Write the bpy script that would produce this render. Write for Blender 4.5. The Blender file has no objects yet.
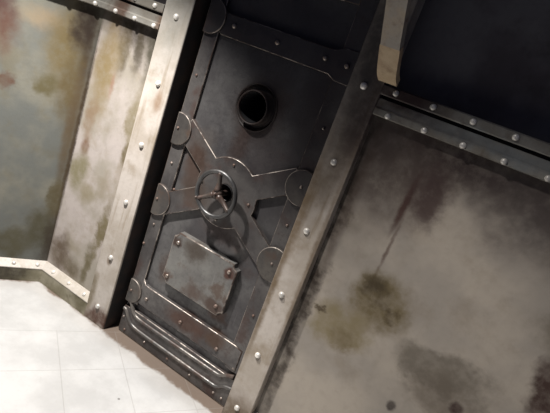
import bpy, bmesh, math, random
from mathutils import Vector, Matrix
random.seed(7)
scn = bpy.context.scene
COL = scn.collection
PI = math.pi

# ------------------------------------------------------------------ node helpers
class NT:
    def __init__(self, name):
        self.m = bpy.data.materials.new(name); self.m.use_nodes = True
        self.t = self.m.node_tree; self.t.nodes.clear()
        self.out = self.t.nodes.new('ShaderNodeOutputMaterial')
        self.b = self.t.nodes.new('ShaderNodeBsdfPrincipled')
        self.t.links.new(self.b.outputs[0], self.out.inputs[0])
        self.geo = self.t.nodes.new('ShaderNodeNewGeometry')
        self.pos = self.geo.outputs['Position']
    def put(self, sock, v):
        if isinstance(v, bpy.types.NodeSocket): self.t.links.new(v, sock)
        elif isinstance(v, (tuple, list)) and len(v) == 3 and sock.type == 'RGBA': sock.default_value = (*v, 1)
        else: sock.default_value = v
    def math(self, op, a, b=0.0, c=None, clamp=False):
        n = self.t.nodes.new('ShaderNodeMath'); n.operation = op; n.use_clamp = clamp
        self.put(n.inputs[0], a); self.put(n.inputs[1], b)
        if c is not None: self.put(n.inputs[2], c)
        return n.outputs[0]
    def vmath(self, op, a, b=(0, 0, 0), scale=None):
        n = self.t.nodes.new('ShaderNodeVectorMath'); n.operation = op
        self.put(n.inputs[0], a); self.put(n.inputs[1], b)
        if scale is not None: self.put(n.inputs['Scale'], scale)
        return n.outputs['Value' if op in ('LENGTH', 'DOT_PRODUCT') else 'Vector']
    def noise(self, scale, detail=4, rough=.55, vec=None, dist=0.0, color=False):
        n = self.t.nodes.new('ShaderNodeTexNoise')
        self.put(n.inputs['Vector'], vec if vec is not None else self.pos)
        n.inputs['Scale'].default_value = scale; n.inputs['Detail'].default_value = detail
        n.inputs['Roughness'].default_value = rough; n.inputs['Distortion'].default_value = dist
        return n.outputs['Color' if color else 'Fac']
    def ramp(self, f, lo, hi, a=0.0, b=1.0):
        n = self.t.nodes.new('ShaderNodeMapRange'); n.interpolation_type = 'SMOOTHSTEP'
        self.put(n.inputs[0], f)
        for i, v in enumerate((lo, hi, a, b)): n.inputs[i + 1].default_value = v
        return n.outputs[0]
    def mix(self, f, a, b):
        n = self.t.nodes.new('ShaderNodeMix'); n.data_type = 'RGBA'
        self.put(n.inputs[0], f); self.put(n.inputs[6], a); self.put(n.inputs[7], b)
        return n.outputs[2]
    def bump(self, h, strength, dist=.01):
        n = self.t.nodes.new('ShaderNodeBump'); n.inputs['Strength'].default_value = strength
        n.inputs['Distance'].default_value = dist; self.put(n.inputs['Height'], h)
        self.t.links.new(n.outputs[0], self.b.inputs['Normal'])
    def stretch(self, sx, sy, sz):
        return self.vmath('MULTIPLY', self.pos, (sx, sy, sz))

def blob_mask(n, warped, c, rh, rz, soft=.55, lean=0.0):
    """irregular stain or painted shade of its own outline, centred at c on the sheet; rh, rz half sizes; lean tilts it"""
    d = n.vmath('SUBTRACT', warped, c)
    if lean:
        s = n.t.nodes.new('ShaderNodeSeparateXYZ'); n.put(s.inputs[0], d)
        x2 = n.math('SUBTRACT', s.outputs[0], n.math('MULTIPLY', s.outputs[2], lean))
        k = n.t.nodes.new('ShaderNodeCombineXYZ'); n.put(k.inputs[0], x2); n.put(k.inputs[1], s.outputs[1]); n.put(k.inputs[2], s.outputs[2])
        d = k.outputs[0]
    d = n.vmath('DIVIDE', d, (rh, rh, rz))
    return n.ramp(n.vmath('LENGTH', d), 1.0 + soft * .5, 1.0 - soft, 0, 1)

def painted_steel(name, base, second, blobs=(), grime=(.10, .08, .05), grime_amt=.5, rough=.5, metal=0.0, scale=3.0, offset=0.0, streak=.35, bump=.25, warp=.13):
    n = NT(name)
    p = n.vmath('ADD', n.pos, (offset, offset * .7, offset * 1.3))
    big = n.noise(scale, 4, .55, p)
    col = n.mix(n.ramp(big, .38, .62), base, second)
    fine = n.noise(scale * 9, 6, .65, p)
    col = n.mix(n.ramp(fine, .45, .75, 0, .22), col, tuple(c * .55 for c in base))
    st = n.noise(1.0, 5, .6, n.vmath('ADD', n.stretch(26, 26, 2.2), (offset, offset, 0)))
    col = n.mix(n.ramp(st, .55, .78, 0, streak), col, grime)
    g = n.math('MULTIPLY', n.ramp(n.noise(scale * 1.7, 6, .62, n.vmath('ADD', p, (7, 3, 5))), .50, .74), grime_amt)
    col = n.mix(g, col, grime)
    # warp for stains and painted shade
    w1 = n.vmath('SCALE', n.vmath('SUBTRACT', n.noise(6, 5, .6, color=True), (.5, .5, .5)), scale=warp)
    w2 = n.vmath('SCALE', n.vmath('SUBTRACT', n.noise(30, 4, .65, color=True), (.5, .5, .5)), scale=.04)
    wp = n.vmath('ADD', n.vmath('ADD', n.pos, w1), w2)
    ws = n.vmath('ADD', n.pos, n.vmath('SCALE', w2, scale=.45))
    tex = n.ramp(n.noise(22, 5, .65), .3, .62, .72, 1.0)
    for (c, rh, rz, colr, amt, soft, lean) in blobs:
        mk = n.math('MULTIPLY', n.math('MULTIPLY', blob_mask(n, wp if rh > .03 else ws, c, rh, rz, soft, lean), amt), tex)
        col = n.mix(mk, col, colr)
    n.put(n.b.inputs['Base Color'], col)
    n.put(n.b.inputs['Roughness'], n.ramp(fine, .3, .75, rough - .08, rough + .15))
    n.b.inputs['Metallic'].default_value = metal; n.b.inputs['Specular IOR Level'].default_value = .22
    n.bump(n.math('ADD', n.math('MULTIPLY', fine, .5), big), bump, .006)
    return n.m

def worn_steel(name, base, rust, rough=.45, metal=.5, rust_lo=.55, rust_hi=.7, rust_amt=.8, light=None, scale=5.0, blobs=()):
    n = NT(name)
    big = n.noise(scale, 5, .6)
    col = n.mix(n.ramp(n.noise(scale * .7, 4, .6, n.vmath('ADD', n.pos, (2, 9, 4))), .4, .65), base, light or tuple(c * 1.5 for c in base))
    fine = n.noise(60, 5, .65)
    col = n.mix(n.ramp(fine, .45, .8, 0, .35), col, tuple(c * .5 for c in base))
    scr = n.noise(1.0, 4, .6, n.stretch(70, 70, 8))
    col = n.mix(n.ramp(scr, .58, .75, 0, .3), col, tuple(min(1, c * 2.2) for c in base))
    rm = n.math('MULTIPLY', n.ramp(big, rust_lo, rust_hi), rust_amt)
    col = n.mix(rm, col, rust)
    w = n.vmath('ADD', n.pos, n.vmath('SCALE', n.vmath('SUBTRACT', n.noise(14, 5, .65, color=True), (.5, .5, .5)), scale=.09))
    for (c, rh, rz, colr, amt, soft, lean) in blobs:
        col = n.mix(n.math('MULTIPLY', blob_mask(n, w, c, rh, rz, soft, lean), amt), col, colr)
    n.put(n.b.inputs['Base Color'], col)
    n.put(n.b.inputs['Metallic'], n.math('MULTIPLY', n.math('SUBTRACT', 1.0, rm), metal))
    n.put(n.b.inputs['Roughness'], n.ramp(fine, .3, .75, rough - .08, rough + .18))
    n.bump(n.math('ADD', n.math('MULTIPLY', fine, .35), big), .3, .004)
    return n.m

# ------------------------------------------------------------------ colours
OLIVE = (.115, .092, .042); DKBROWN = (.028, .019, .014); RUST = (.16, .058, .028); OCHRE = (.26, .195, .095)
PURPLE = (.055, .036, .034); GREY = (.20, .195, .18)
A = 0.9722866                                   # direction of the left wall and of the tile grid
DX, DY = math.cos(A), math.sin(A)
H = .5

M = {}
M['left'] = painted_steel('painted_steel_left_wall', (.165, .158, .128), (.112, .115, .104), [
    ((-2.09, 1.37, 1.22), .10, .12, (.085, .042, .03), .9, .7, 0),
    ((-2.10, 1.35, 1.32), .09, .08, (.06, .028, .024), .85, .7, 0),
    ((-2.05, 1.43, 1.00), .035, .05, (.085, .045, .03), .85, .5, 0),
    ((-1.99, 1.52, 1.30), .11, .06, (.23, .175, .11), .75, .8, 0),
    ((-1.93, 1.60, 1.22), .08, .22, (.115, .085, .036), .9, .8, 0),
    ((-1.905, 1.64, 1.33), .055, .12, DKBROWN, .95, .6, 0),
    ((-1.882, 1.672, 1.22), .028, .26, DKBROWN, .9, .8, 0),
    ((-1.90, 1.645, 1.03), .055, .20, (.09, .065, .028), .88, .7, 0),
    ((-1.955, 1.57, 1.02), .055, .06, (.085, .07, .032), .9, .5, 0),
    ((-1.885, 1.67, .85), .026, .30, (.085, .06, .034), .8, .7, 0),
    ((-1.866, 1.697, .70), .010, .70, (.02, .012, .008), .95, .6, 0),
    ((-1.872, 1.688, .70), .03, .60, (.075, .052, .028), .6, .8, 0),
    ((-1.885, 1.67, .47), .04, .13, (.075, .06, .03), .9, .5, 0),
    ((-1.90, 1.645, .28), .08, .12, (.062, .055, .032), .92, .45, 0),
    ((-1.97, 1.54, .19), .10, .08, (.07, .062, .036), .92, .5, 0),
    ((-2.05, 1.42, .16), .09, .06, (.08, .07, .042), .9, .5, 0),
    ((-1.87, 1.69, .22), .05, .16, (.035, .026, .018), .85, .7, 0),
], grime=(.12, .10, .06), grime_amt=.5, rough=.55, scale=3.6, offset=1.0, streak=.12)
M['back'] = painted_steel('painted_steel_back_wall', (.40, .355, .325), (.30, .27, .225), [
    ((-1.68, 1.70, 1.39), .25, .08, (.02, .014, .01), .95, .8, 0),
    ((-1.61, 1.70, 1.31), .035, .12, (.05, .04, .025), .85, .7, 0),
    ((-1.53, 1.70, 1.31), .045, .15, (.05, .045, .03), .9, .7, 0),
    ((-1.70, 1.70, 1.28), .04, .13, (.085, .065, .035), .85, .7, 0),
    ((-1.78, 1.70, 1.17), .075, .24, (.20, .145, .062), .85, .7, 0),
    ((-1.715, 1.70, 1.11), .013, .06, (.24, .11, .07), .5, .9, 0),
    ((-1.80, 1.70, .90), .035, .14, (.20, .13, .075), .7, .7, 0),
    ((-1.79, 1.70, .78), .03, .05, (.14, .075, .04), .75, .6, 0),
    ((-1.54, 1.70, .95), .032, .22, (.17, .14, .075), .85, .6, 0),
    ((-1.53, 1.70, .84), .03, .06, (.11, .085, .04), .85, .5, 0),
    ((-1.79, 1.70, .66), .075, .10, (.17, .15, .08), .88, .6, 0),
    ((-1.70, 1.70, .57), .06, .05, (.21, .175, .105), .75, .6, 0),
    ((-1.56, 1.70, .40), .032, .20, (.12, .095, .04), .92, .6, .1),
    ((-1.60, 1.70, .22), .035, .12, (.105, .085, .042), .88, .6, 0),
    ((-1.79, 1.70, .20), .06, .12, (.09, .062, .038), .9, .6, 0),
    ((-1.70, 1.70, .16), .07, .06, (.10, .075, .042), .85, .6, 0),
    ((-1.508, 1.70, .60), .010, .62, (.14, .095, .05), .8, .8, 0),
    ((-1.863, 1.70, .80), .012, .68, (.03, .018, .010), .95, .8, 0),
], grime=(.20, .155, .09), grime_amt=.4, rough=.5, scale=5.0, offset=3.3, streak=.3)
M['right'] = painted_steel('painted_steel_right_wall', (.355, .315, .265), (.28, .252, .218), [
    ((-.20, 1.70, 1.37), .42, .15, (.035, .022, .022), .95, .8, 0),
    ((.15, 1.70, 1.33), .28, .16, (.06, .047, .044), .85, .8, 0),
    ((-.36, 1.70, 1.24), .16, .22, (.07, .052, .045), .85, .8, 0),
    ((-.285, 1.70, 1.17), .014, .12, (.05, .022, .018), .9, .7, .05),
    ((-.24, 1.70, 1.22), .08, .11, (.05, .03, .028), .85, .6, 0),
    ((-.275, 1.70, 1.00), .007, .13, (.07, .038, .03), .75, .8, .03),
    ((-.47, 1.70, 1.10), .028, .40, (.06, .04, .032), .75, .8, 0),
    ((-.49, 1.70, .75), .035, .8, (.035, .024, .018), .92, .7, 0),  # right post's shadow, painted as a dark strip along the panel edge
    ((-.22, 1.70, .80), .125, .12, (.12, .092, .045), .93, .45, 0),
    ((-.24, 1.70, .83), .06, .055, (.045, .033, .018), .9, .7, 0),
    ((-.17, 1.70, .78), .035, .04, (.05, .036, .02), .8, .6, 0),
    ((-.32, 1.70, .64), .13, .10, (.185, .15, .082), .88, .45, 0),
    ((-.405, 1.70, .665), .035, .022, (.055, .038, .022), .9, .5, 0),
    ((-.29, 1.70, .60), .06, .07, (.13, .10, .052), .75, .6, 0),
    ((.05, 1.70, .69), .17, .09, (.11, .095, .075), .8, .35, 0),
    ((.10, 1.70, .60), .12, .10, (.12, .10, .078), .75, .5, 0),
    ((-.035, 1.70, .475), .018, .022, (.02, .013, .012), .95, .5, 0),
    ((.155, 1.70, .602), .025, .026, (.03, .012, .012), .95, .5, 0),
    ((.37, 1.70, .82), .08, .15, (.04, .02, .017), .95, .5, 0),
    ((.30, 1.70, 1.0), .07, .07, (.11, .092, .065), .6, .7, 0),
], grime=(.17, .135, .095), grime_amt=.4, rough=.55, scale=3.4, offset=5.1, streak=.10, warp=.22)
M['post'] = painted_steel('painted_steel_posts', (.46, .415, .37), (.37, .325, .275), [
    ((-1.43, 1.66, 1.55), .12, .30, (.20, .20, .175), .7, .8, 0),
    ((-1.40, 1.66, 1.14), .025, .05, (.22, .14, .085), .75, .7, 0),
    ((-1.43, 1.66, .35), .014, .03, (.16, .11, .07), .8, .6, 0),
    ((-1.40, 1.66, .03), .10, .06, (.07, .03, .018), .95, .6, 0),
    ((-1.49, 1.66, .15), .03, .12, (.14, .11, .06), .8, .6, 0),
    ((-.615, 1.66, 1.0), .028, .30, (.15, .10, .05), .85, .7, 0),
    ((-.615, 1.66, .60), .016, .30, (.12, .08, .04), .85, .7, 0),
    ((-.56, 1.66, 1.20), .06, .24, (.12, .095, .07), .75, .8, 0),
    ((-.52, 1.66, 1.42), .085, .26, (.05, .03, .025), .92, .8, 0),
    ((-.58, 1.66, 1.62), .12, .34, (.05, .045, .044), .93, .8, 0),  # light falloff painted dark over the right post's top
    ((-.51, 1.66, .80), .012, .5, (.13, .09, .055), .75, .8, 0),
    ((-.56, 1.66, .05), .12, .12, (.11, .075, .045), .9, .7, 0),
], grime=(.20, .15, .09), grime_amt=.5, rough=.5, scale=7, offset=8.4, streak=.75)
M['band'] = painted_steel('painted_steel_bands', (.24, .23, .205), (.18, .165, .14), [
    ((-1.72, 1.66, 1.46), .06, .07, (.07, .035, .022), .85, .6, 0),
    ((-1.50, 1.66, 1.44), .03, .06, (.11, .065, .04), .8, .6, 0),
    ((-.42, 1.66, 1.49), .17, .055, (.03, .015, .015), .92, .7, 0),
    ((-.08, 1.66, 1.46), .30, .03, (.15, .18, .20), .5, .7, 0),
], grime=(.09, .065, .045), grime_amt=.7, rough=.42, metal=.15, scale=9, offset=2.2, streak=.3)
M['base_top'] = painted_steel('painted_steel_baseboard_ledge', (.50, .46, .41), (.42, .38, .32), [], grime=(.24, .19, .12), grime_amt=.35, rough=.42, scale=9, offset=4.2, streak=.2)
M['base'] = painted_steel('painted_steel_baseboard', (.30, .275, .205), (.20, .18, .12), [
    ((-1.55, 1.66, .05), .06, .05, (.10, .085, .045), .8, .6, 0),
    ((-1.96, 1.50, .04), .16, .10, (.035, .028, .02), .93, .5, 0),
    ((-1.42, 1.66, .02), .07, .04, (.08, .035, .022), .9, .6, 0),
], grime=(.08, .065, .035), grime_amt=.8, rough=.5, scale=9, offset=6.2, streak=.5)
M['upper'] = painted_steel('painted_steel_upper_panels', (.13, .125, .13), (.08, .07, .076), [
    ((.25, 1.73, 1.65), .07, .12, (.06, .02, .02), .6, .7, 0)], grime=(.03, .02, .02), grime_amt=.5, rough=.5, scale=4, offset=9.1, streak=.2)
M['strut'] = painted_steel('painted_steel_strut', (.40, .33, .25), (.34, .31, .27), [
    ], grime=(.13, .07, .05), grime_amt=.7, rough=.5, scale=12, offset=1.9, streak=.3)
M['strut_end'] = painted_steel('tan_painted_strut_end', (.55, .43, .28), (.45, .33, .21), [], grime=(.22, .14, .08), grime_amt=.5, rough=.5, scale=14, offset=1.3, streak=.3)
M['rivet'] = worn_steel('rivet_steel', (.60, .575, .53), (.30, .20, .14), rough=.3, metal=.35, rust_lo=.6, rust_hi=.75, scale=25)

DB = (.074, .069, .070); DR = (.048, .024, .018)
door_blobs = [
    ((-.98, 1.73, 1.60), .60, .22, (.030, .028, .036), .8, .8, 0),  # dim light at the door top, put into the steel colour
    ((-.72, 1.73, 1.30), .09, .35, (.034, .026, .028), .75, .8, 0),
    ((-.967, 1.73, 1.262), .125, .135, (.035, .018, .014), .9, .7, 0),  # rust around the porthole, together with the tube's painted shadow
    ((-1.00, 1.73, 1.12), .05, .10, (.055, .03, .022), .6, .7, 0),
    ((-1.17, 1.73, .95), .07, .12, (.075, .042, .028), .8, .6, 0),
    ((-1.13, 1.73, .83), .10, .07, (.07, .045, .032), .7, .6, 0),
    ((-1.16, 1.73, 1.08), .06, .05, (.11, .095, .085), .5, .7, 0),
    ((-.93, 1.73, .72), .13, .05, (.05, .028, .022), .55, .7, 0),
    ((-.96, 1.73, .26), .13, .05, (.075, .035, .022), .75, .6, 0),
    ((-.80, 1.73, .27), .06, .05, (.085, .045, .025), .7, .6, 0),
    ((-.84, 1.73, .37), .05, .04, (.07, .035, .022), .8, .6, 0),
    ((-.86, 1.73, 1.10), .12, .10, (.06, .045, .045), .5, .7, 0),
    ((-1.17, 1.73, .43), .04, .08, (.075, .042, .028), .6, .7, 0),
]
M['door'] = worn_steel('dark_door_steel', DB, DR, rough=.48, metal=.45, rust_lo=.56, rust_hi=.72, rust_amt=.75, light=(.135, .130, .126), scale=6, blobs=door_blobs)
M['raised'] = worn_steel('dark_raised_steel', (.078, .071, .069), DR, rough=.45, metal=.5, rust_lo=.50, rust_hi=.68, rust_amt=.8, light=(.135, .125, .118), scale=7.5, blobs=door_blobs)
M['edge'] = worn_steel('bare_worn_edge_steel', (.27, .235, .205), (.05, .03, .022), rough=.4, metal=.65, rust_lo=.44, rust_hi=.56, rust_amt=.95, scale=16)
M['plate'] = worn_steel('cover_plate_steel', (.145, .138, .13), (.075, .042, .026), rough=.45, metal=.35, rust_lo=.55, rust_hi=.7, rust_amt=.8, light=(.20, .195, .18), scale=9, blobs=[
    ((-1.02, 1.71, .60), .07, .06, (.055, .038, .026), .8, .6, 0), ((-1.13, 1.71, .60), .035, .03, (.05, .028, .02), .9, .5, 0),
    ((-1.135, 1.71, .42), .04, .03, (.09, .045, .028), .85, .5, 0), ((-.834, 1.71, .594), .03, .03, (.075, .03, .02), .9, .5, 0),
    ((-.86, 1.71, .42), .06, .035, (.065, .035, .024), .85, .5, 0), ((-.97, 1.71, .42), .06, .03, (.085, .05, .035), .7, .6, 0)])
M['tab'] = worn_steel('hinge_tab_steel', (.068, .062, .058), (.075, .045, .03), rough=.42, metal=.4, rust_lo=.52, rust_hi=.7, rust_amt=.7, light=(.105, .094, .082), scale=11, blobs=door_blobs[:2])  # tabs take over the painted shade of the door top
M['wheel'] = worn_steel('hand_wheel_steel', (.09, .088, .086), (.055, .034, .024), rough=.36, metal=.65, rust_lo=.56, rust_hi=.72, rust_amt=.6, light=(.14, .135, .13), scale=14)
M['spoke'] = worn_steel('rusty_spoke_steel', (.09, .074, .064), (.055, .030, .022), rough=.42, metal=.5, rust_lo=.42, rust_hi=.6, rust_amt=.8, scale=16)
M['dish'] = worn_steel('rusted_porthole_steel', (.03, .024, .022), (.035, .017, .012), rough=.5, metal=.3, rust_lo=.42, rust_hi=.6, rust_amt=.8, scale=16)
M['ridge'] = worn_steel('ridge_steel', (.11, .105, .10), (.06, .032, .022), rough=.38, metal=.6, rust_lo=.48, rust_hi=.62, rust_amt=.8, light=(.2, .18, .16), scale=13)
M['bolt'] = worn_steel('bolt_steel', (.26, .22, .19), (.10, .045, .028), rough=.34, metal=.65, rust_lo=.45, rust_hi=.6, rust_amt=.8, scale=30)
n = NT('black_void_paint'); n.put(n.b.inputs['Base Color'], (.006, .006, .007)); n.b.inputs['Roughness'].default_value = .9; M['black'] = n.m
n = NT('dark_frame_recess'); n.put(n.b.inputs['Base Color'], n.mix(n.ramp(n.noise(14), .4, .65), (.018, .016, .016), (.035, .022, .018))); n.b.inputs['Roughness'].default_value = .75; M['jamb'] = n.m

def floor_material():
    n = NT('white_floor_tiles'); T = .2665
    s = n.t.nodes.new('ShaderNodeSeparateXYZ'); n.put(s.inputs[0], n.pos)
    x, y = s.outputs[0], s.outputs[1]
    u = n.math('ADD', n.math('MULTIPLY', x, DX), n.math('MULTIPLY', y, DY))
    v = n.math('ADD', n.math('MULTIPLY', x, -DY), n.math('MULTIPLY', y, DX))
    def line(c, off):
        f = n.math('FRACT', n.math('DIVIDE', n.math('SUBTRACT', c, off), T))
        d = n.math('MULTIPLY', n.math('ABSOLUTE', n.math('SUBTRACT', f, .5)), T)
        return n.ramp(d, T / 2 - .0028, T / 2 - .0008, 0, 1)
    g = n.math('MULTIPLY', n.math('MAXIMUM', line(u, .3965), line(v, 1.772)), n.math('LESS_THAN', v, 2.045))
    cl = n.noise(5, 5, .6); fine = n.noise(70, 5, .7)
    col = n.mix(n.ramp(cl, .35, .65), (.55, .545, .53), (.45, .445, .432))
    col = n.mix(n.ramp(fine, .5, .78, 0, .22), col, (.36, .34, .31))
    # dirt gathered where the floor meets the walls and the door (its own ragged outline)
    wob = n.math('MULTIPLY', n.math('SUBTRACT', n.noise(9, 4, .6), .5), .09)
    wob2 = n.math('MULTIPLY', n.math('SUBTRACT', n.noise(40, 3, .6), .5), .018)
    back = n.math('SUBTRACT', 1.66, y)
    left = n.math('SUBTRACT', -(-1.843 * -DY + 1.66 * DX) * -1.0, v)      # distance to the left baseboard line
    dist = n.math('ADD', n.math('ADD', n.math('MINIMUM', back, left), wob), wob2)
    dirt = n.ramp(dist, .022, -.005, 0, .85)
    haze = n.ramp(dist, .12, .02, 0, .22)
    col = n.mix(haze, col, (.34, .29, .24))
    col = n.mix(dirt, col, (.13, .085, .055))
    col = n.mix(n.math('MULTIPLY', g, .35), col, (.27, .25, .23))
    # a small dark chip
    chip = n.ramp(n.vmath('LENGTH', n.vmath('SUBTRACT', n.pos, (-.97, 1.40, 0))), .007, .004, 0, .7)
    col = n.mix(chip, col, (.1, .09, .08))
    n.put(n.b.inputs['Base Color'], col)
    n.put(n.b.inputs['Roughness'], n.ramp(cl, .3, .7, .28, .45))
    n.bump(n.math('SUBTRACT', n.math('MULTIPLY', fine, .1), g), .25, .002)
    return n.m
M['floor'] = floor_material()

# ------------------------------------------------------------------ object helpers
def link(name, bm, mats, parent=None, smooth=False, kind=None):
    me = bpy.data.meshes.new(name); bm.normal_update(); bm.to_mesh(me); bm.free()
    for m in (mats if isinstance(mats, (list, tuple)) else [mats]): me.materials.append(m)
    if smooth:
        for p in me.polygons: p.use_smooth = True
    o = bpy.data.objects.new(name, me); COL.objects.link(o)
    if parent is not None:
        o.parent = parent
        off = world_loc(parent)
        me.transform(Matrix.Translation(-off))
    if kind: o['kind'] = kind
    return o
def world_loc(o):
    v = Vector(o.location)
    while o.parent: o = o.parent; v = v + Vector(o.location)
    return v
def empty(name, loc, label, cat, group=None):
    o = bpy.data.objects.new(name, None); o.empty_display_size = .05; COL.objects.link(o)
    o.location = loc; o['label'] = label; o['category'] = cat
    if group: o['group'] = group
    return o

def plate(pts, yf, yb, bevel=.003, segs=2, holes=(), mat_edge=1):
    """solid sheet whose outline pts lies in the XZ plane, front face at y=yf (towards the room), back at y=yb; bevelled front rim"""
    bm = bmesh.new()
    def loop(ps, y): return [bm.verts.new((x, y, z)) for x, z in ps]
    outer = loop(pts, yf); inner = [loop(h, yf) for h in holes]
    if holes:
        es = []
        for lp in [outer] + inner:
            for i in range(len(lp)): es.append(bm.edges.new((lp[i], lp[(i + 1) % len(lp)])))
        r = bmesh.ops.triangle_fill(bm, use_beauty=True, use_dissolve=False, edges=es, normal=(0, -1, 0))
        front = [f for f in r['geom'] if isinstance(f, bmesh.types.BMFace)]
    else:
        front = [bm.faces.new(outer)]
    loops = [outer] + inner
    backs = []
    for lp in loops:
        bk = [bm.verts.new((v.co.x, yb, v.co.z)) for v in lp]; backs.append(bk)
        for i in range(len(lp)):
            j = (i + 1) % len(lp); bm.faces.new((lp[i], lp[j], bk[j], bk[i]))
    if not holes: bm.faces.new(list(reversed(backs[0])))
    bmesh.ops.recalc_face_normals(bm, faces=bm.faces)
    if not holes:
        # consistent outward normals
        f0 = front[0]
        if f0.normal.y > 0: bmesh.ops.reverse_faces(bm, faces=bm.faces)
    if bevel:
        bm.normal_update()
        rim = []
        for lp in loops:
            for i in range(len(lp)):
                e = bm.edges.get((lp[i], lp[(i + 1) % len(lp)]))
                if e: rim.append(e)
        r = bmesh.ops.bevel(bm, geom=rim, offset=bevel, segments=segs, affect='EDGES', profile=.5, clamp_overlap=True)
        for f in r['faces']: f.material_index = mat_edge; f.smooth = True
    return bm
def rect(x0, x1, z0, z1): return [(x0, z0), (x1, z0), (x1, z1), (x0, z1)]
def rrect(x0, x1, z0, z1, r, seg=5):
    pts = []
    for cx, cz, a0 in ((x1 - r, z0 + r, -PI / 2), (x1 - r, z1 - r, 0), (x0 + r, z1 - r, PI / 2), (x0 + r, z0 + r, PI)):
        for k in range(seg + 1):
            a = a0 + k * PI / 2 / seg; pts.append((cx + r * math.cos(a), cz + r * math.sin(a)))
    return pts
def circle(cx, cz, r, n=48): return [(cx + r * math.cos(2 * PI * k / n), cz + r * math.sin(2 * PI * k / n)) for k in range(n)]
def lathe(profile, cx, cz, n=40, close=False):
    """profile [(radius, y)] turned about the y-direction axis through (cx, cz)"""
    bm = bmesh.new(); rings = []
    for r, y in profile:
        if r < 1e-6: rings.append([bm.verts.new((cx, y, cz))])
        else: rings.append([bm.verts.new((cx + r * math.cos(2 * PI * k / n), y, cz + r * math.sin(2 * PI * k / n))) for k in range(n)])
    prs = list(zip(rings, rings[1:])) + ([(rings[-1], rings[0])] if close else [])
    for a, b in prs:
        for k in range(n):
            j = (k + 1) % n
            if len(a) == 1: bm.faces.new((a[0], b[j], b[k]))
            elif len(b) == 1: bm.faces.new((a[k], a[j], b[0]))
            else: bm.faces.new((a[k], a[j], b[j], b[k]))
    bmesh.ops.recalc_face_normals(bm, faces=bm.faces)
    return bm
def torus(cx, cy, cz, R, r, n=56, m=14):
    return lathe([(R + r * math.cos(2 * PI * k / m), cy + r * math.sin(2 * PI * k / m)) for k in range(m)], cx, cz, n, close=True)
def tube(path, rads, n=12):
    bm = bmesh.new(); P = [Vector(p) for p in path]; rings = []
    for i, p in enumerate(P):
        t = (P[min(i + 1, len(P) - 1)] - P[max(i - 1, 0)]).normalized()
        a = t.cross(Vector((0, 1, 0))); a = a.normalized() if a.length > 1e-3 else Vector((1, 0, 0)); b = t.cross(a)
        r = rads[i] if isinstance(rads, (list, tuple)) else rads
        rings.append([bm.verts.new(p + a * r * math.cos(2 * PI * k / n) + b * r * math.sin(2 * PI * k / n)) for k in range(n)])
    for a, b in zip(rings, rings[1:]):
        for k in range(n): bm.faces.new((a[k], a[(k + 1) % n], b[(k + 1) % n], b[k]))
    bm.faces.new(rings[0]); bm.faces.new(list(reversed(rings[-1])))
    bmesh.ops.recalc_face_normals(bm, faces=bm.faces)
    return bm
def smooth_path(pts, it=3):
    for _ in range(it):
        q = [pts[0]]
        for a, b in zip(pts, pts[1:]):
            q += [tuple(.75 * x + .25 * y for x, y in zip(a, b)), tuple(.25 * x + .75 * y for x, y in zip(a, b))]
        q.append(pts[-1]); pts = q
    return pts
def profile_sweep(prof, p0, p1, nrm):
    """prof [(out, z)] swept along the horizontal line p0->p1; out measured along nrm (towards the room)"""
    bm = bmesh.new(); ends = []
    for p, n_ in ((p0, nrm[0]), (p1, nrm[1])):
        ends.append([bm.verts.new((p[0] + n_[0] * o, p[1] + n_[1] * o, z)) for o, z in prof])
    a, b = ends; k = len(prof)
    for i in range(k): bm.faces.new((a[i], a[(i + 1) % k], b[(i + 1) % k], b[i]))
    bm.faces.new(a); bm.faces.new(list(reversed(b)))
    bmesh.ops.recalc_face_normals(bm, faces=bm.faces)
    return bm
# one rivet mesh, copied for every rivet
def rivet_mesh(r, h, mat, name):
    bm = lathe([(r * 1.02, .001), (r, -h * .25), (r * .9, -h * .58), (r * .68, -h * .85), (r * .36, -h * .97), (0, -h)], 0, 0, 20)
    bmesh.ops.recalc_face_normals(bm, faces=bm.faces)
    me = bpy.data.meshes.new(name); bm.to_mesh(me); bm.free(); me.materials.append(mat)
    for p in me.polygons: p.use_smooth = True
    return me
RV = rivet_mesh(.0125, .011, M['rivet'], 'rivet')
RB = rivet_mesh(.0105, .010, M['rivet'], 'band_rivet')
RS = rivet_mesh(.0060, .006, M['bolt'], 'small_rivet')
RM = rivet_mesh(.0095, .009, M['bolt'], 'bolt')
def rivet(me, x, y, z, parent, name='rivet', nrm=(0, -1, 0)):
    o = bpy.data.objects.new(name, me); COL.objects.link(o); o.parent = parent
    o.location = Vector((x, y, z)) - world_loc(parent)
    o.rotation_euler = Vector((0, -1, 0)).rotation_difference(Vector(nrm)).to_euler()
    return o

# ------------------------------------------------------------------ setting
YW = 1.70; YF = 1.66
C0 = Vector((-1.864, 1.70))                      # inside corner of the sheet walls
LD = Vector((-DX, -DY))                          # along the left wall, away from the corner
LN = Vector((DY, -DX))                           # left wall normal, towards the room
def quadwall(name, p0, p1, z0, z1, back, mat, parent=None):
    """wall sheet with thickness, p0->p1 on its face, back = outward offset vector"""
    bm = bmesh.new()
    v = []
    for p in (p0, p1, (p1[0] + back[0], p1[1] + back[1]), (p0[0] + back[0], p0[1] + back[1])):
        v.append((bm.verts.new((p[0], p[1], z0)), bm.verts.new((p[0], p[1], z1))))
    for i in range(4):
        a, b = v[i], v[(i + 1) % 4]; bm.faces.new((a[0], b[0], b[1], a[1]))
    bm.faces.new([q[0] for q in v]); bm.faces.new([q[1] for q in v])
    bmesh.ops.recalc_face_normals(bm, faces=bm.faces)
    return link(name, bm, mat, parent, kind='structure' if parent is None else None)
bm = bmesh.new()
bm.faces.new([bm.verts.new(p) for p in ((-4.2, -2.5, 0), (3.2, -2.5, 0), (3.2, 1.95, 0), (-4.2, 1.95, 0))])
r = bmesh.ops.extrude_face_region(bm, geom=list(bm.faces))
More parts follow.
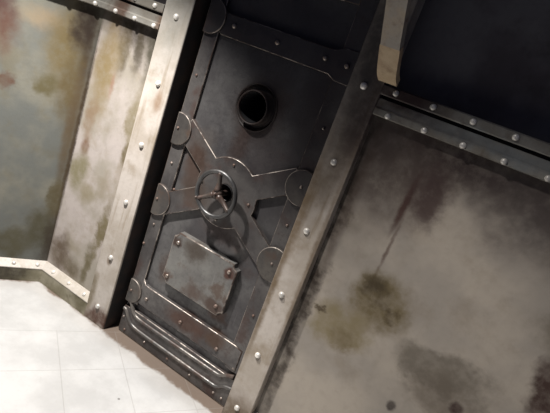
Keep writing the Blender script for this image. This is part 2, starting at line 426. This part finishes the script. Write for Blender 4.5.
for v in r['geom']:
    if isinstance(v, bmesh.types.BMVert): v.co.z -= .1
bmesh.ops.recalc_face_normals(bm, faces=bm.faces)
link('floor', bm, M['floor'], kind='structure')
LE = C0 + LD * 2.6
wl = quadwall('wall_left', tuple(LE), tuple(C0), 0, 1.47, tuple(-LN * .12), M['left'])
quadwall('upper_panel', tuple(LE - LN * .035), tuple(C0 - LN * .035), 1.47, 2.3, tuple(-LN * .085), M['upper'], wl)
wb = quadwall('wall_back', (C0.x, YW), (-1.49, YW), 0, 1.47, (0, .12), M['back'])
quadwall('upper_panel', (C0.x, YW + .035), (-1.49, YW + .035), 1.47, 2.3, (0, .085), M['upper'], wb)
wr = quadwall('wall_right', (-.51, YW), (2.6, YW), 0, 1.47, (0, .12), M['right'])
quadwall('upper_panel', (-.51, YW + .035), (2.6, YW + .035), 1.47, 2.3, (0, .085), M['upper'], wr)
bm = plate(rect(-1.37, -.61, 0, 2.3), 1.99, 2.05, 0)
link('wall_behind_door', bm, M['black'], kind='structure')

# baseboards: folded steel with a sloping riveted ledge
mit = LN + Vector((0, -1)); mit = mit / mit.dot(LN)     # mitre direction at the inside corner
def baseboard(name, p0, p1, n0, n1, rivs, nrm):
    f = link(name, profile_sweep([(0, 0), (.04, 0), (.04, .076), (.001, .076), ], p0, p1, (n0, n1)), M['base'], kind='structure')
    t = link('ledge', profile_sweep([(.0005, .074), (.042, .074), (.042, .078), (.006, .105), (.0005, .105)], p0, p1, (n0, n1)), M['base_top'], f)
    sl = Vector((nrm[0] * .027, nrm[1] * .027, .036)).normalized()
    for (x, y) in rivs: rivet(RB, x + nrm[0] * .0245, y + nrm[1] * .0245, .0915, f, 'rivet', sl)
    return f
lp = [C0 + LD * s for s in (.045, .155, .29, .42)]
baseboard('baseboard_left', tuple(LE), tuple(C0), LN, mit, [tuple(q) for q in lp], LN)
baseboard('baseboard_back', tuple(C0), (-1.492, YW), mit, Vector((0, -1)), [(-1.775, YW), (-1.655, YW), (-1.54, YW)], Vector((0, -1)))
baseboard('baseboard_right', (-.51, YW), (2.6, YW), Vector((0, -1)), Vector((0, -1)), [(-.40 + .14 * k, YW) for k in range(20)], Vector((0, -1)))

# ------------------------------------------------------------------ riveted bands at head height
def band(label, p0, p1, n0, n1, nrm, low, high, group='riveted steel bands around the room at head height'):
    mid = (Vector(p0) + Vector(p1)) / 2
    t = empty('riveted_band', (p0[0], p0[1], 1.41), label, 'steel band')
    link('lower_strip', profile_sweep([(0, 1.416), (.034, 1.416), (.040, 1.420), (.040, 1.440), (.034, 1.446), (0, 1.446)], p0, p1, (n0, n1)), M['band'], t)
    link('middle_plate', profile_sweep([(0, 1.446), (.034, 1.446), (.034, 1.474), (0, 1.474)], p0, p1, (n0, n1)), M['band'], t)
    link('groove', profile_sweep([(0, 1.474), (.012, 1.474), (.012, 1.486), (0, 1.486)], p0, p1, (n0, n1)), M['jamb'], t)
    link('upper_strip', profile_sweep([(-.033, 1.486), (.038, 1.486), (.040, 1.490), (.040, 1.518), (.034, 1.522), (-.033, 1.522)], p0, p1, (n0, n1)), M['band'], t)
    for x, y in low: rivet(RB, x + nrm[0] * .040, y + nrm[1] * .040, 1.427, t, 'rivet', (nrm[0], nrm[1], 0))
    for x, y in high: rivet(RB, x + nrm[0] * .040, y + nrm[1] * .040, 1.505, t, 'rivet', (nrm[0], nrm[1], 0))
    return t
LN2, N = Vector(LN), Vector((0, -1))
band('weathered riveted steel band across the left wall meeting the corner', tuple(LE), tuple(C0), LN, mit, LN, [tuple(C0 + LD * s) for s in (.05, .16, .29, .42)], [tuple(C0 + LD * s) for s in (.06, .18, .30)])
band('short rust-stained riveted steel band between wall corner and pale post', tuple(C0), (-1.5, YW), mit, N, N, [(-1.755, YW), (-1.639, YW), (-1.526, YW)], [(-1.77, YW), (-1.661, YW), (-1.547, YW)])
band('long dark riveted steel band running right from the door frame', (-.503, YW), (2.6, YW), N, N, N, [(-.45 + .13 * k, YW) for k in range(9)], [(-.454 + .131 * k, YW) for k in range(9)])

# ------------------------------------------------------------------ door frame posts
def post(x0, x1, label, zt):
    t = empty('riveted_post', ((x0 + x1) / 2, YF, 0), label, 'door frame post')
    link('post_body', plate(rect(x0, x1, 0, zt), YF, 1.98, .004, 2, mat_edge=0), M['post'], t)
    link('reveal_shade', plate(rect(x1 - .004, x1 + .0015, 0, zt) if x0 < -1 else rect(x0 - .0015, x0 + .004, 0, zt), YF + .006, 1.97, 0), M['jamb'], t)  # near-black sheet that paints the shade of the reveal onto the post
    for z in (.096, .368, .656, .935, 1.212, 1.492, 1.77): rivet(RV, (x0 + x1) / 2 + (.004 if x0 < -1 else -.003), YF, z, t)
    return t
post(-1.497, -1.357, 'pale riveted steel door post with clean grey-white face beside the corner', 2.3)
post(-.626, -.503, 'brown-streaked riveted steel door post beside the large stained wall panel', 2.3)

# curved strut coming forward off the frame
t = empty('curved_strut', (-.50, 1.64, 1.525), 'curved rusty steel strut with pale end plate above the right post', 'steel strut')
def strut(path, th, x0, x1):
    bm = bmesh.new(); rings = []
    for i, (y, z) in enumerate(path):
        a, b = path[max(i - 1, 0)], path[min(i + 1, len(path) - 1)]
        ty, tz = b[0] - a[0], b[1] - a[1]; l = math.hypot(ty, tz); ny, nz = tz / l, -ty / l   # back normal
        rings.append([bm.verts.new(p) for p in ((x0, y, z), (x1, y, z), (x1, y + ny * th, z + nz * th), (x0, y + ny * th, z + nz * th))])
    for a, b in zip(rings, rings[1:]):
        for k in range(4): bm.faces.new((a[k], a[(k + 1) % 4], b[(k + 1) % 4], b[k]))
    bm.faces.new(rings[0]); bm.faces.new(list(reversed(rings[-1])))
    bmesh.ops.recalc_face_normals(bm, faces=bm.faces)
    return bm
sp = smooth_path([(1.648, 1.526), (1.60, 1.545), (1.545, 1.605), (1.50, 1.655), (1.43, 1.74), (1.35, 1.84), (1.25, 1.98), (1.15, 2.15)], 2)
cut = next(i for i, q in enumerate(sp) if q[1] > 1.615)
link('strut_plate', strut(sp[cut:], .030, -.522, -.459), M['strut'], t)
link('end_plate', strut(sp[:cut + 1], .026, -.524, -.457), M['strut_end'], t)

# ------------------------------------------------------------------ the door
CX = -.983
YD = 1.725                                       # face of the raised frame
YP = 1.739                                       # face of the sunken panels
D = empty('vault_door', (CX, 1.73, 0), 'dark rusted steel vault door with spoked hand wheel and round porthole', 'door')
x0, x1 = -1.321, -.637
PH = (-.982, 1.271); HB = (-.983, .897)
E2 = lambda k: [M[k], M['edge']]
link('door_slab', plate(rect(x0, x1, .002, 2.05), YP, 1.80, .002, 1, holes=[circle(PH[0], PH[1], .092, 48), circle(*HB, .036, 32)]), E2('door'), D)
for a, b in ((x0, -1.251), (-.715, x1)):
    link('stile', plate(rect(a, b, .18, 2.05), YD, YP + .001, .003, 2), E2('raised'), D)
link('top_rail', plate([(-1.254, 1.50), (-1.235, 1.487), (-.735, 1.487), (-.705, 1.472), (-.64, 1.470), (-.64, 1.595), (-.705, 1.592), (-.74, 1.575), (-1.225, 1.575), (-1.254, 1.585)], YD - .004, YP + .001, .003, 2), E2('raised'), D)
link('upper_frame', plate(rect(-1.252, -.714, 1.74, 2.05), YD, YP + .001, .003, 2, holes=[]), E2('raised'), D)
# porthole: sunken dish, forward-standing tube, dark bore
ph = link('porthole', lathe([(.096, YP - .004), (.093, YP - .006), (.088, YP + .002), (.084, 1.752), (.071, 1.753), (.0695, 1.712), (.068, 1.706), (.0655, 1.704), (.063, 1.706), (.0615, 1.712), (.0605, 1.93)], *PH, 56), M['dish'], D, smooth=True)
link('bore', lathe([(.0600, 1.715), (.0600, 1.90), (.0, 1.90)], *PH, 40), M['black'], ph)
sh = link('spindle_socket', lathe([(.037, 1.709), (.0365, 1.78), (.0, 1.78)], *HB, 32), M['black'], D)

# cross brace: hub disc and four arms
def brace_outline():
    pts = []; R_, w, L = .152, .050, .345; dl = math.degrees(math.asin(w / R_)); aa = 32.5
    for base in (aa, 180 - aa, 180 + aa, 360 - aa):
        a = math.radians(base); d = (math.cos(a), math.sin(a)); nn = (-d[1], d[0]); b0 = math.sqrt(R_ * R_ - w * w)
        for t, q in ((b0, -w), (L, -w), (L, w), (b0, w)): pts.append((HB[0] + d[0] * t + nn[0] * q, HB[1] + d[1] * t + nn[1] * q))
        nxt = {aa: 180 - aa, 180 - aa: 180 + aa, 180 + aa: 360 - aa, 360 - aa: 360 + aa}[base]
        s0, s1 = base + dl, nxt - dl; k = max(2, int((s1 - s0) / 5))
        for i in range(1, k):
            a = math.radians(s0 + (s1 - s0) * i / k); pts.append((HB[0] + R_ * math.cos(a), HB[1] + R_ * math.sin(a)))
    return pts
hd = link('cross_brace', plate(brace_outline(), 1.7185, YP + .001, .0035, 3, holes=[circle(*HB, .037, 32)]), E2('raised'), D)
for x, z in ((-.984, 1.023), (-1.108, .897), (-.862, .899), (-.984, .772)): rivet(RS, x, 1.7185, z, hd, 'rivet')

# rounded tabs over the stiles, each with a bolt
def dtab(cx, cz, r, side, yf=1.711):
    pts = []
    flat = x0 + .001 if side < 0 else x1 - .001
    for k in range(48):
        a = 2 * PI * k / 48; x, z = cx + r * math.cos(a), cz + r * math.sin(a)
        x = max(x, flat) if side < 0 else min(x, flat)
        if pts and abs(pts[-1][0] - x) < 1e-6 and len(pts) > 1 and abs(pts[-2][0] - x) < 1e-6: pts[-1] = (x, z)
        else: pts.append((x, z))
    return plate(pts, yf, YP + .001, .0035, 3)
for side, cxs in ((-1, (-1.300, -1.303, -1.305, -1.302)), (1, (-.664, -.668, -.668, -.659))):
    for cx, cz, r in zip(cxs, (1.545, 1.060, .722, .240), (.072, .072, .074, .061)):
        if side > 0 and (cz < .3 or cz > 1.5): continue
        tb = link('hinge_tab', dtab(cx, cz, r, side, 1.711 if r > .065 else 1.712), E2('tab'), D)
        if cz < 1.5: rivet(RS, cx - .003 * side, 1.711, cz + .004, tb, 'bolt')

# bolted cover plate with notched corners
def notched(xa, xb, za, zb, q=.028):
    pts = []
    for cx, cz, a0 in ((xb, za, PI), (xb, zb, -PI / 2), (xa, zb, 0), (xa, za, PI / 2)):
        arc = [(cx + q * math.cos(a0 - k * PI / 2 / 4), cz + q * math.sin(a0 - k * PI / 2 / 4)) for k in range(5)]
        pts += arc
    return pts
cp = link('cover_plate', plate(notched(-1.153, -.803, .383, .640, .024), 1.706, YP + .001, .005, 2), E2('plate'), D)
for x, z in ((-1.120, .594), (-.836, .598), (-.842, .424), (-1.125, .420)):
    rivet(RM, x + .0, 1.706, z, cp, 'bolt')

# lower rail, grooves and kick plate
lr = link('lower_rail', plate([(-1.254, .196), (-.71, .196), (-.66, .19), (-.66, .296), (-.70, .303), (-1.21, .303), (-1.235, .305), (-1.254, .33)], 1.7205, YP + .001, .004, 2), E2('raised'), D)
for x, z in ((-1.207, .243), (-.993, .244), (-.777, .235)): rivet(RM, x, 1.7205, z, lr, 'bolt')
kp = link('kick_plate', plate(rrect(x0, x1, .003, .150, .012), 1.722, YP + .001, .004, 2), E2('raised'), D)
for x in (-1.305, -1.28, -1.148, -1.0, -.862, -.72, -.675): rivet(RS, x, 1.722, .088 if x == -1.305 else .034 if x != -1.28 else .026, kp, 'rivet')
def ridge(pts, r, y=1.722):
    return tube([(x, y, z) for x, z in smooth_path(pts, 3)], r, 12)
link('ridge', ridge([(-1.290, .185), (-1.275, .165), (-1.245, .125), (-1.19, .120), (-.98, .123), (-.76, .126), (-.715, .128), (-.69, .150), (-.655, .165)], .0095), M['ridge'], D, smooth=True)
link('ridge', ridge([(-1.318, .130), (-1.300, .128), (-1.268, .085), (-1.235, .066), (-1.15, .064), (-.98, .065), (-.76, .066), (-.71, .068), (-.685, .095), (-.645, .105)], .0095), M['ridge'], D, smooth=True)
for x, z in ((-1.290, .904), (-1.295, 1.30), (-1.315, .489), (-.674, .896), (-.672, .472), (-.676, 1.30), (-1.29, .60), (-.672, .20)):
    rivet(RS, x, YD, z, D, 'rivet')
for x, z in ((-1.183, 1.535), (-.974, 1.531), (-.764, 1.536), (-.674, 1.535)): rivet(RM, x, YD - .004, z, D, 'bolt')
for x, z in ((-1.236, .80), ): rivet(RS, x, 1.7215, z, D, 'rivet')

# hand wheel
W = bpy.data.objects.new('hand_wheel', None); W.empty_display_size = .03; COL.objects.link(W); W.parent = D
WC = Vector((-.983, 1.650, .898)); W.location = WC - Vector(D.location); W['label'] = 'round steel hand wheel with three spokes'
link('rim', torus(WC.x, WC.y, WC.z, .0930, .0094), M['wheel'], W, smooth=True)
link('hub', lathe([(0, 1.634), (.007, 1.634), (.0085, 1.637), (.0085, 1.641), (.013, 1.642), (.019, 1.646), (.0215, 1.653), (.0215, 1.668), (.015, 1.674), (.0115, 1.680), (.0115, 1.770), (0, 1.770)], WC.x, WC.z, 28), M['spoke'], W, smooth=True)
for ang in (95, 214, 332):
    a = math.radians(ang); u = Vector((math.cos(a), 0, math.sin(a)))
    pts = [WC + u * q + Vector((0, .008 * math.sin(PI * min(1, q / .08)), 0)) for q in (.010, .022, .036, .052, .068, .082, .092)]
    link('spoke', tube(pts, [.015, .0135, .0112, .0095, .0088, .0092, .0105], 12), M['spoke'], W, smooth=True)
a = math.radians(211); u = Vector((math.cos(a), 0, math.sin(a)))
link('grip_lug', tube([WC + u * .090 + Vector((0, -.004, -.004)), WC + u * .098 + Vector((0, -.004, 0)), WC + u * .104 + Vector((0, -.004, .003))], [.009, .0085, .004], 10), M['spoke'], W, smooth=True)

# ------------------------------------------------------------------ light
def spot(name, loc, aim, power, size_deg, blend, radius, color):
    l = bpy.data.lights.new(name, 'SPOT'); l.energy = power; l.spot_size = math.radians(size_deg); l.spot_blend = blend
    l.shadow_soft_size = radius; l.color = color
    o = bpy.data.objects.new(name, l); COL.objects.link(o); o.location = loc
    o.rotation_euler = (Vector(aim) - Vector(loc)).to_track_quat('-Z', 'Y').to_euler(); return o
spot('ceiling_downlight', (-1.53, .98, 2.20), (-1.58, 1.12, 0), 355, 94, .85, .03, (1.0, .968, .94))
spot('right_panel_fill', (-.95, .55, 2.45), (.42, 1.22, 0), 215, 64, .9, .05, (1.0, .95, .90))  # unseen fill spot, added to brighten the right panel
w = bpy.data.worlds.new('dim_room_air'); scn.world = w; w.use_nodes = True
w.node_tree.nodes['Background'].inputs[0].default_value = (.62, .66, 1.0, 1); w.node_tree.nodes['Background'].inputs[1].default_value = .055

# ------------------------------------------------------------------ camera
cam = bpy.data.cameras.new('camera'); cam.sensor_fit = 'HORIZONTAL'; cam.sensor_width = 36; cam.lens = 493.36 / 550 * 36
co = bpy.data.objects.new('camera', cam); COL.objects.link(co)
r_ = Vector((.82162734, .46459444, .3302734)); d_ = Vector((.42224386, -.10681551, -.90016697)); f_ = Vector((-.38293424, .87905771, -.2839347))
m = Matrix((r_, -d_, -f_)).transposed().to_4x4(); m.translation = Vector((0, 0, 1.5)); co.matrix_world = m
cam.clip_start = .02; scn.camera = co
vs = scn.view_settings; vs.view_transform = 'Standard'; vs.look = 'None'; vs.gamma = 1; vs.exposure = .05; vs.use_curve_mapping = False
